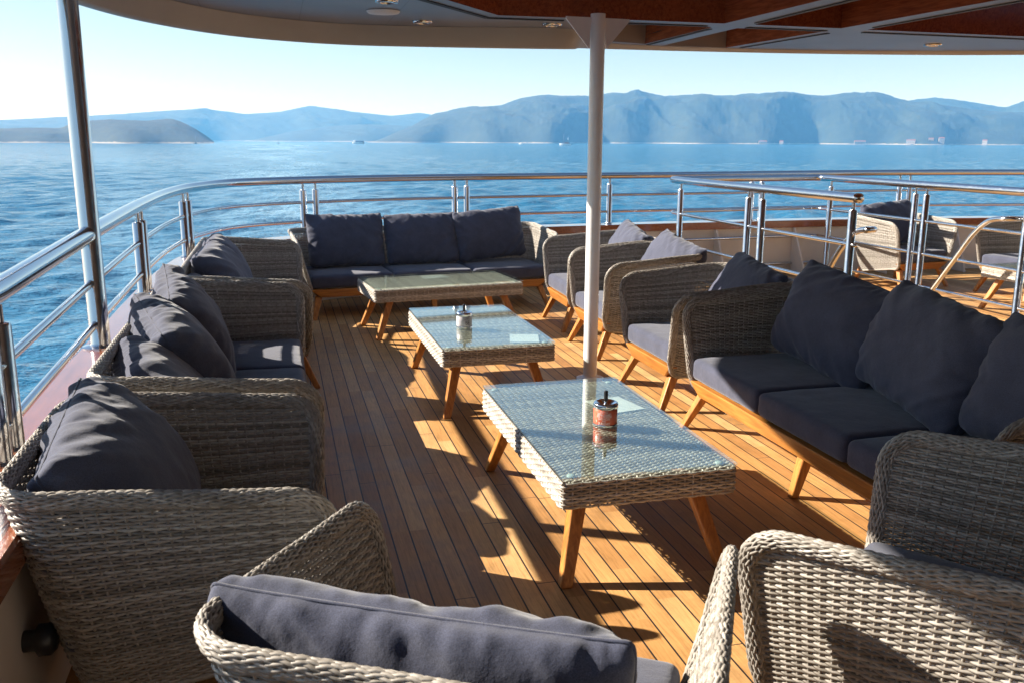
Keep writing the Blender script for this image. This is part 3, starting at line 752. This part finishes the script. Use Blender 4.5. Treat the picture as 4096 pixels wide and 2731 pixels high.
# stair rails
def stair_rail(name,pts,posts,nbars,label,zt=1.255):
    root=empty(name,(0,0,0),0,label,'railing','steel stair railings at right')
    P=cr_spline([(x,y,zt) for x,y in pts],.05); tube_obj('top_rail',P,.042,root,18)
    for z in nbars: tube_obj('rail_bar',P*np.array([1,1,0])+np.array([0,0,z]),.0175,root,10)
    for x,y in posts: rail_post(x,y,.0,zt,root)
    return root
def round_corner(a,b,c,r=.14,n=6):
    a,b,c=map(np.array,(a,b,c)); u=(a-b)/np.linalg.norm(a-b); v=(c-b)/np.linalg.norm(c-b)
    return [tuple(b+u*r*(1-t)**2+v*r*t**2) for t in np.linspace(0,1,n)]
SRX,SRY=4.69,6.92
pts=[(4.72,6.66),(4.70,8.3)]+round_corner((4.70,8.3),(4.70,10.45),(6.92,10.66))+round_corner((4.7,10.45),(6.92,10.66),(6.92,8))+[(6.92,9),(6.92,7.0),(6.92,5.2)]
stair_rail('stair_railing',pts,[(4.72,6.74),(4.70,8.20),(4.70,8.48),(4.70,10.12),(6.92,10.38),(6.92,8.76),(6.92,8.58),(6.92,7.16),(6.92,6.98),(6.92,5.4)],(.86,.50,.14),'U-shaped stainless railing round the stairs behind the right sofa')
def handrail(x,y0,label,dx):
    P=cr_spline([(x+dx,y0,1.0),(x,y0+.05,1.0),(x,y0+.28,.96),(x,y0+.45,.83),(x,y0+.7,.52),(x,y0+1.12,-.02),(x,y0+1.9,-1.0)],.03)
    o=tube_obj('stair_handrail',P,.026,None,14); return tag(o,label,'handrail','sloping stair handrails')
handrail(6.78,7.2,'sloping steel handrail at the right picture edge descending beside the far stair rail',.12)
handrail(4.84,6.55,'short sloping steel handrail at the end post of the nearer stair rail',-.12)

# ------------------------------------------------------------------ canopy
can=empty('canopy',(0,0,0),0,'white deck canopy overhead with curved edge and mahogany coffers','canopy')
edge=[(-1.16,-5,2.40),(-1.16,0,2.40),(-1.16,3.2,2.40),(-1.08,4.5,2.40),(-.965,5.26,2.40),(-.72,6.0,2.40),(-.33,6.59,2.40),(.05,6.88,2.40),(.56,7.06,2.40),(1.3,7.03,2.40),(2.19,6.90,2.40),(2.42,7.35,2.455),(2.75,7.75,2.495),(3.7,7.88,2.51),(5.1,7.80,2.515),(6.2,7.52,2.51),(7.2,7.2,2.51),(9,6.9,2.5),(13,6.8,2.5),(14.4,6.5,2.5),(14.4,-5,2.5)]
ep=cr_spline(edge,.06)
te,ne=frame2d(ep)
V=[];
for (x,y,z),(nx,ny) in zip(ep,ne):
    V+= [(x+nx*.10,y+ny*.10,2.538),(x+nx*.085,y+ny*.085,2.51 if z<2.49 else 2.53),(x+nx*.05,y+ny*.05,z+.012),(x+nx*.02,y+ny*.02,z),(x-nx*.03,y-ny*.03,z+.005),(x-nx*.06,y-ny*.06,z+.03),(x-nx*.06,y-ny*.06,2.95)]
m=7; i=np.arange(len(ep)-1)[:,None]; j=np.arange(m-1)[None]
Fq=np.stack([i*m+j,i*m+j+1,(i+1)*m+j+1,(i+1)*m+j],-1).reshape(-1,4)
mesh_obj('fascia',V,Fq,BEIGE,can)
# ceiling sheet with coffer openings, filled by triangulation
wells=[[(.55,4.2),(.55,5.02),(1.50,6.22),(2.3,6.20),(3.16,6.20),(3.22,4.2)],[(3.42,4.2),(3.40,6.20),(4.12,6.22),(4.22,4.2)],[(4.42,4.2),(4.36,6.24),(7.6,6.34),(8.0,4.2)],
       [(2.50,6.42),(2.62,7.50),(3.16,7.66),(3.17,6.42)],[(3.38,6.42),(3.36,7.74),(3.98,7.76),(4.11,6.43)]]
def ceiling():
    bm=bmesh.new(); es=[]
    def loop(pts):
        vs=[bm.verts.new((x,y,2.54)) for x,y in pts]
        for a,b in zip(vs,vs[1:]+vs[:1]): es.append(bm.edges.new((a,b)))
    inner=[(x+nx*.09,y+ny*.09) for (x,y,z),(nx,ny) in zip(ep[::3],ne[::3])]
    loop(inner)
    for w in wells: loop(w)
    bmesh.ops.triangle_fill(bm,use_beauty=True,use_dissolve=False,edges=es)
    # drop triangles lying in the wells
    def inside(p,poly):
        c=False
        for (x1,y1),(x2,y2) in zip(poly,poly[1:]+poly[:1]):
            if (y1>p[1])!=(y2>p[1]) and p[0]<(x2-x1)*(p[1]-y1)/(y2-y1)+x1: c=not c
        return c
    kill=[f for f in bm.faces if any(inside(f.calc_center_median(),w) for w in wells)]
    bmesh.ops.delete(bm,geom=kill,context='FACES')
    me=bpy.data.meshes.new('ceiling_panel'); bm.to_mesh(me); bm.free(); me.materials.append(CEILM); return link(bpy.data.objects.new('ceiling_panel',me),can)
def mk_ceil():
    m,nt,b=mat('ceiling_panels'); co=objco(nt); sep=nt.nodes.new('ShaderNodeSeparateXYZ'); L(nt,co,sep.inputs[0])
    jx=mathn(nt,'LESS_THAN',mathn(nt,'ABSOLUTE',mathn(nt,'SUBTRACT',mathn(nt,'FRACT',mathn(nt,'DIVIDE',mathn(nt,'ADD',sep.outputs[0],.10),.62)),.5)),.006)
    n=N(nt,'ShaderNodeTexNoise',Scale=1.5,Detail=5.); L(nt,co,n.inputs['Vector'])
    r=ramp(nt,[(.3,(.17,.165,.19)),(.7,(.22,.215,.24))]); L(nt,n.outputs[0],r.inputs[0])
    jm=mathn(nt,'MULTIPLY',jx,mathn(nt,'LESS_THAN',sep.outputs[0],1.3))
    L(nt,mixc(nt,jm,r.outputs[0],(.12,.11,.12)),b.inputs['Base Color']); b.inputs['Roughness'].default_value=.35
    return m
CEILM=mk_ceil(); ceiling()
# roof top above
q=Q(); poly=[(x,y) for x,y,z in ep[::4]]
bm=bmesh.new(); f=bm.faces.new([bm.verts.new((x-nx*.05,y-ny*.05,2.95)) for (x,y,z),(nx,ny) in zip(ep[::4],ne[::4])])
me=bpy.data.meshes.new('roof'); bm.to_mesh(me); bm.free(); me.materials.append(WHITE); link(bpy.data.objects.new('roof',me),can)
for w in wells:
    n=len(w); V=[(x,y,2.54) for x,y in w]+[(x,y,2.80) for x,y in w]
    F=[[i,(i+1)%n,n+(i+1)%n,n+i] for i in range(n)]
    aft=w[0][1]>6.3
    mm=[MAHOG,BEIGE]; F.append([n+i for i in range(n)])
    o=mesh_obj('coffer',V,F,mm,can,smooth=False)
    if aft: 
        for p in o.data.polygons:
            if p.index in (0,1): p.material_index=1
# black light slots beside the coffers
def slot(a,b,w=.045):
    a=np.array(a); b=np.array(b); d=(b-a)/np.linalg.norm(b-a); n=np.array([-d[1],d[0]])*w/2
    q=Q(); q.prism([(*(a-n),2.534),(*(b-n),2.534),(*(b+n),2.534),(*(a+n),2.534)],[(*(a-n),2.5385),(*(b-n),2.5385),(*(b+n),2.5385),(*(a+n),2.5385)])
    q.build('light_slot',DARK,can,smooth=False)
slot((.45,5.1),(1.46,6.36)); slot((1.46,6.36),(2.0,6.35)); slot((2.34,6.36),(3.1,6.36)); slot((3.42,6.36),(4.1,6.38)); slot((4.42,6.38),(8,6.5))
slot((3.37,4.2),(3.36,6.1),.04); slot((4.36,4.2),(4.32,6.1),.04); slot((3.20,6.5),(3.20,7.7),.03); slot((4.2,6.5),(4.1,7.7),.03)
for (x,y,lab) in [(1.06,6.68,'small recessed downlight left of the ceiling slot corner'),(1.985,6.57,'small recessed downlight just left of the white post top'),(.70,5.76,'small recessed downlight at the top picture edge'),(5.55,7.0,'small recessed downlight at far right of the canopy')]:
    root=empty('ceiling_light',(x,y,2.538),0,lab,'downlight','small recessed downlights')
    v,f=lathe([(.075,0),(.07,-.012),(.05,-.014),(.046,-.004)],28); mesh_obj('bezel',v,f,STEEL,root)
    v,f=lathe([(.046,-.004),(.03,.0),(.001,.001)],28); mesh_obj('lens',v,f,PAPER,root)
v,f=lathe([(.11,0),(.10,-.012),(.04,-.02),(.001,-.021)],28)
tag(mesh_obj('ceiling_speaker',v+np.array([.73,6.22,2.537]),f,CEIL),'flat round cover on the ceiling between two downlights','ceiling cover')
# knob on the inner bulwark
v,f=lathe([(.03,0),(.03,.03),(.045,.04),(.045,.07),(.03,.085),(.001,.088)],20)
o=mesh_obj('wall_knob',v,f,BLACK); o.rotation_euler=(0,R(90),0); o.location=(-.746,2.532,0.357); tag(o,'black round knob on the bulwark in the lower left corner','knob')

# unseen wall added behind the viewer to darken what steel and glass mirror
refl_wall=empty('unseen_wall',(0,-3.2,0),0,'unseen cream wall with dark windows, added behind the viewer to darken reflections','wall')
q=Q(); q.box((6.6,0,1.27),(14.4,.2,2.53)); q.build('wall',BULW,refl_wall,False)
for k in range(6):
    q=Q(); q.box((.8+2.3*k,.09,1.45),(1.7,.06,1.0)); q.build('window',DARK,refl_wall,False)
# ------------------------------------------------------------------ sea
WZ=-8.
azs=np.radians(np.concatenate([np.linspace(-180,-30,60,endpoint=False),np.linspace(-30,60,820,endpoint=False),np.linspace(60,180,50)]))
rad=np.concatenate([np.geomspace(6,30,20,endpoint=False),np.geomspace(30,420,620,endpoint=False),np.geomspace(420,10400,260)])
AA,RR=np.meshgrid(azs,rad,indexing='ij'); xs=RR*np.sin(AA); ys=RR*np.cos(AA); zs=np.zeros_like(xs)
wr=np.random.default_rng(5)
cell=np.maximum(RR*.0020,RR*.0043*1.2)
for k in range(46):
    lam=2.2*1.085**k if k<40 else 60+20*(k-40); th=R(62+180)+wr.normal(0,.55); amp=.0085*lam**.86*(1 if lam<9 else (9/lam)**1.35)
    kk=2*np.pi/lam; ph=kk*(xs*math.sin(th)*-1+ys*math.cos(th))+wr.random()*6.28
    fade=np.clip((lam/cell-2.5)/4,0,1)
    s=np.sin(ph); zs+=amp*fade*(s+.25*np.cos(2*ph))
V=np.stack([xs,ys,zs+WZ],-1); na,nr=xs.shape
i,j=np.meshgrid(np.arange(na-1),np.arange(nr-1),indexing='ij')
Fq=np.stack([i*nr+j,i*nr+j+1,(i+1)*nr+j+1,(i+1)*nr+j],-1).reshape(-1,4)[:,::-1]
sea=mesh_obj('sea',V.reshape(-1,3),Fq,m_water()); tag(sea,'blue choppy sea with a pale wake',None,None,'structure')
ca_=sea.data.color_attributes.new('foam','FLOAT_COLOR','POINT')
wakeaz=math.atan2(ray(640,400).x,ray(640,400).y)
ux,uy=math.sin(wakeaz),math.cos(wakeaz)
al=xs*ux+ys*uy; ac=xs*uy-ys*ux
wid=9+al*.055
fo=np.exp(-((np.abs(ac+al*.0)-0)/wid)**2)*np.clip((al-25)/60,0,1)*1.0+.5*np.exp(-((ac+al*.17)/(6+al*.02))**2)*np.clip((al-40)/80,0,1)*np.clip(1.5-al/900,0,1)
fo*=np.clip(1.7-al/2500,0.3,1)
cols=np.ones((xs.size,4),np.float32); cols[:,:3]=np.clip(fo,0,1).reshape(-1,1)
ca_.data.foreach_set('color',cols.ravel())

# ------------------------------------------------------------------ hills
def hills(crest, Ds, Dc, seed, mt, label, ncol=420, nrow=70, gul=.35, gs=1.0, name='hills', ends=True):
    us=np.array([c[0] for c in crest],float); vs_=np.array([c[1] for c in crest],float)
    uu=np.linspace(us[0],us[-1],ncol); vv=np.interp(uu,us,vs_)
    k=np.hanning(9); k/=k.sum(); vv=np.convolve(np.pad(vv,4,mode='edge'),k,'valid')
    P=np.zeros((ncol,nrow,3))
    t=np.linspace(0,1.35,nrow)
    for i,(u,v) in enumerate(zip(uu,vv)):
        d=ray(u,v); hz=math.hypot(d.x,d.y); az=math.atan2(d.x,d.y)
        zc=max(WZ+1.5, H+Dc*d.z/hz)
        wig=200*math.sin(az*31+seed)+90*math.sin(az*83+seed*2)
        D=Ds+wig*.6+(Dc-Ds)*t
        D[t>1]=Dc+(t[t>1]-1)*(Dc-Ds); D=np.where(t<=1,Ds+wig*.6*(1-t)+(Dc-Ds)*t,D)
        sh=np.where(t<=1,np.sin(np.clip(t,0,1)*np.pi/2)**.9,1-1.6*np.clip(t-1,0,9)**1.5)
        P[i,:,0]=D*math.sin(az); P[i,:,1]=D*math.cos(az); P[i,:,2]=WZ-1+(zc-WZ+1)*sh
    az=np.arctan2(P[...,0],P[...,1]); Hh=(P[:,nrow*0:,2].max(1)-WZ)[:,None]
    arc=az*Ds/260*gs
    w=np.clip(np.sin(np.clip(t,0,1)*np.pi),0,1)[None]
    n1=fbm(arc+t[None]*1.3,t[None]*1.6+np.zeros_like(arc),4,seed=seed,ridged=True)
    n2_=fbm(arc*3.1+t[None]*2,t[None]*4+np.zeros_like(arc),5,seed=seed+50)
    P[...,2]+=Hh*w*(gul*.55*n1+gul*.22*n2_)
    # tree-top roughness
    P[...,2]+=Hh*.012*fbm(arc*40,t[None]*30+np.zeros_like(arc),2,seed=seed+9)*np.clip(t*6,0,1)[None]
    i,j=np.meshgrid(np.arange(ncol-1),np.arange(nrow-1),indexing='ij')
    Fq=np.stack([i*nrow+j,(i+1)*nrow+j,(i+1)*nrow+j+1,i*nrow+j+1],-1).reshape(-1,4)
    o=mesh_obj(name,P.reshape(-1,3),Fq,mt); return tag(o,label,None,None,'structure')
HM=m_hill('wooded_hillside')
far=[(-400,285),(0,276),(110,272),(250,265),(330,259),(460,252),(520,258),(560,263),(640,258),(715,244),(770,254),(850,262),(900,267),(960,262),(1010,270),(1200,280),(1500,290)]
hills(far,5600,6400,3,HM,'farthest pale range at left',gul=.25)
mid=[(560,327),(660,305),(760,291),(840,287),(930,290),(1050,288),(1200,290),(1400,300)]
hills(mid,4700,5300,8,HM,'low hazy ridge in front of the farthest range',gul=.25)
isl=[(-420,300),(-250,295),(-120,297),(0,296),(60,294),(140,295),(160,286),(200,279),(250,275),(300,277),(340,278),(380,274),(400,275),(430,287),(460,304),(480,317),(491,327)]
hills(isl,2300,2700,21,HM,'dark wooded headland at left',gul=.22,ncol=260)
main=[(845,329),(870,322),(900,310),(940,296),(975,279),(1000,268),(1050,257),(1100,250),(1150,247),(1200,230),(1250,224),(1300,226),(1360,225),(1440,224),(1465,221),(1500,229),(1540,233),(1600,231),(1680,228),(1760,224),(1830,222),(1900,225),(1970,221),(2020,224),(2060,236),(2110,246),(2200,252),(2280,258),(2352,262),(2500,268),(2800,290)]
hills(main,3300,4000,34,HM,'long blue wooded ridge across the right half',ncol=640,gul=.42)
back=[(1950,262),(2030,250),(2090,235),(2150,230),(2210,232),(2270,243),(2310,250),(2352,238),(2420,232),(2600,250),(2800,270)]
hills(back,4300,4800,55,HM,'separate rounded hills behind the right end of the long ridge',gul=.25,ncol=260)

# ------------------------------------------------------------------ boats and shore houses
SAILW=m_plain('boat_white',(.78,.78,.76),.4); BOATD=m_plain('boat_dark_blue',(.03,.05,.09),.4); BROWN=m_plain('boat_brown',(.12,.07,.05),.5); ROOF=m_plain('terracotta_roof',(.24,.10,.06),.8); HOUSEW=m_plain('pale_house_wall',(.40,.35,.30),.8)
def hullmesh(Ln,Bm,Hh,mt,parent,name='hull'):
    q=Q(); n=13
    rings=[]
    for k in range(n):
        t=k/(n-1); x=-Ln/2+Ln*t; w=Bm/2*(math.sin(min(1,(1-t)*1.9)*math.pi/2)**.8)*(0.85+.15*min(1,t*4)); w=max(w,.02)
        zt=Hh*(1+.25*t*t); rings.append([(x,-w,zt),(x,-w*.75,zt*.3),(x,0,-.5),(x,w*.75,zt*.3),(x,w,zt)])
    V=np.array(rings).reshape(-1,3); F=[[i*5+j,(i+1)*5+j,(i+1)*5+j+1,i*5+j+1] for i in range(n-1) for j in range(4)]
    F+=[[i*5+4,(i+1)*5+4,(i+1)*5,i*5] for i in range(n-1)]+[[0,1,2,3]]
    q.add(V,[f for f in F]); return q.build(name,mt,parent,smooth=False)
def boat(u,v,Dst,deg,label,kind):
    d=ray(u,v); az=math.atan2(d.x,d.y)
    root=empty('sailing_boat' if kind in('sail','motorsailer') else ('ferry' if kind=='ferry' else 'motor_boat'),(Dst*math.sin(az),Dst*math.cos(az),WZ),-az+R(deg),label,{'sail':'sailing boat','motorsailer':'sailing boat','ferry':'ferry','motor':'motor boat'}[kind])
    if kind=='sail':
        hullmesh(12,3.4,1.5,BOATD if u<500 else SAILW,root)
        q=Q(); q.tube([(0,0,1),(0,0,17)],.16,6); q.tube([(0,0,3),(-5,0,3)],.12,6); q.build('mast',BOATD,root)
        q=Q(); q.prism([(-.3,-.06,3.2),(-4.6,-.06,3.2),(-4.6,.06,3.2),(-.3,.06,3.2)],[(-.3,-.06,4.3),(-4.6,-.06,3.6),(-4.6,.06,3.6),(-.3,.06,4.3)]); q.build('furled_sail',BOATD,root,False)
        q=Q(); q.box((-.5,0,1.9),(4,2,.9)); q.build('cabin',BOATD,root,False)
    if kind=='ferry':
        hullmesh(34,9,3.2,SAILW,root)
        q=Q(); q.box((-4,0,5.2),(20,8,4)); bevel(q.build('superstructure',BOATD,root,False),.4)
        q=Q(); q.box((9.5,0,5.0),(7,7.6,5)); q.box((10,0,8),(4,6,2)); q.build('bridge',SAILW,root,False)
    if kind=='motor':
        hullmesh(11,3.6,1.7,SAILW,root); q=Q(); q.box((-.5,0,2.5),(5,2.8,1.9)); q.box((-1,0,3.8),(3,2.4,.9)); q.build('cabin',SAILW,root,False)
    if kind=='motorsailer':
        hullmesh(24,6.5,3.1,SAILW,root)
        q=Q(); q.box((-2,0,4.2),(14,5,2.2)); q.box((-3,0,6),(8,4.4,1.5)); q.build('cabin',BROWN,root,False)
        q=Q(); q.tube([(3,0,3),(3,0,23)],.25,6); q.tube([(-6,0,3),(-6,0,17)],.2,6); q.build('mast',BROWN,root)
        q=Q(); q.box((-6,0,13),(1.2,.5,5)); q.build('furled_sail',SAILW,root,False)
boat(450,333,2100,70,'small dark sailing boat below the tip of the left headland','sail')
boat(640,333,2200,80,'tiny white sailing boat on the horizon above the wake','sail')
boat(823,331,2400,150,'white and blue ferry where the long ridge meets the sea','ferry')
boat(1196,333,2300,150,'little white motor boat left of the white post','motor')
boat(1298,335,1900,165,'white-hulled motor sailer with brown cabin close left of the white post','motorsailer')
def house(u,D,w,l,h,deg,label,z=WZ+1.5):
    d=ray(u,328); az=math.atan2(d.x,d.y)
    root=empty('house',(D*math.sin(az),D*math.cos(az),z),-az+R(deg),label,'house','pale houses along the far shore')
    q=Q(); q.box((0,0,h/2),(w,l,h)); q.build('wall',HOUSEW,root,False)
    q=Q(); q.prism([(-w/2-.6,-l/2-.6,h),(w/2+.6,-l/2-.6,h),(w/2+.6,l/2+.6,h),(-w/2-.6,l/2+.6,h)],[(-w/2,-.2,h+3.2),(w/2,-.2,h+3.2),(w/2,.2,h+3.2),(-w/2,.2,h+3.2)]); q.build('roof',ROOF,root,False)
    q=Q()
    for k in range(int(w//5)): q.box((-w/2+2.5+5*k,-l/2-.03,h*.5),(1.4,.1,2.2))
    q.build('window',INK,root,False)
for u,w,l,h,dg,lab in [(1752,26,12,7,4,'low wide pale house by the water, leftmost on the far shore'),(1795,12,9,7,-12,'small pale house second from the left on the far shore'),(1975,34,12,8,6,'long low pale house right of the dark valley'),(2092,26,14,12,-6,'broad pale house under the right slope'),(2138,15,12,17,0,'tall pale house, left of a close pair on the right shore'),(2162,16,12,19,5,'taller pale house, right of a close pair on the right shore'),(2262,13,11,12,-8,'single pale house near the right picture edge')]:
    house(u,3180,w,l,h,dg,lab)

# ------------------------------------------------------------------ haze
hz=bpy.data.objects.new('haze',None)
q=Q(); q.box((0,0,(WZ-1.2+300)/2),(22000,22000,300-(WZ-1.2)))
hb=q.build('haze',bpy.data.materials.new('haze_air'),None,False); tag(hb,'thin bluish sea haze',None,None,'stuff')
hm=hb.data.materials[0]; hm.use_nodes=True; nt=hm.node_tree; nt.nodes.remove(nt.nodes['Principled BSDF'])
pv=nt.nodes.new('ShaderNodeVolumePrincipled'); pv.inputs['Color'].default_value=(.17,.51,1.0,1); pv.inputs['Density'].default_value=1.4e-4; pv.inputs['Absorption Color'].default_value=(1,1,1,1); pv.inputs['Anisotropy'].default_value=.0
L(nt,pv.outputs[0],nt.nodes['Material Output'].inputs['Volume'])

# ------------------------------------------------------------------ light
EL,AZ=R(29.8),R(-61)           # sun: elevation, azimuth from +Y (negative = towards -X)
sd=Vector((math.sin(AZ)*math.cos(EL),math.cos(AZ)*math.cos(EL),math.sin(EL)))
sl=bpy.data.lights.new('sun','SUN'); sl.energy=5.0; sl.angle=R(.5); sl.color=(1,.93,.82)
so=bpy.data.objects.new('sun',sl); link(so); so.rotation_euler=(-sd).to_track_quat('-Z','Y').to_euler(); so.location=(0,0,30)
w=bpy.data.worlds.new('World'); scene.world=w; w.use_nodes=True; nt=w.node_tree
sky=nt.nodes.new('ShaderNodeTexSky'); sky.sky_type='NISHITA'; sky.sun_disc=False; sky.sun_elevation=EL; sky.sun_rotation=AZ
sky.air_density=1.0; sky.dust_density=.35; sky.ozone_density=1.3
bg=nt.nodes['Background']; bg.inputs['Strength'].default_value=.05; L(nt,sky.outputs[0],bg.inputs[0])

scene.render.engine='CYCLES'
vs=scene.view_settings; vs.view_transform='Standard'; vs.look='None'; vs.gamma=1; vs.exposure=1.5
scene.cycles.max_bounces=8; scene.cycles.transparent_max_bounces=12; scene.cycles.volume_bounces=1
scene.cycles.use_denoising=True
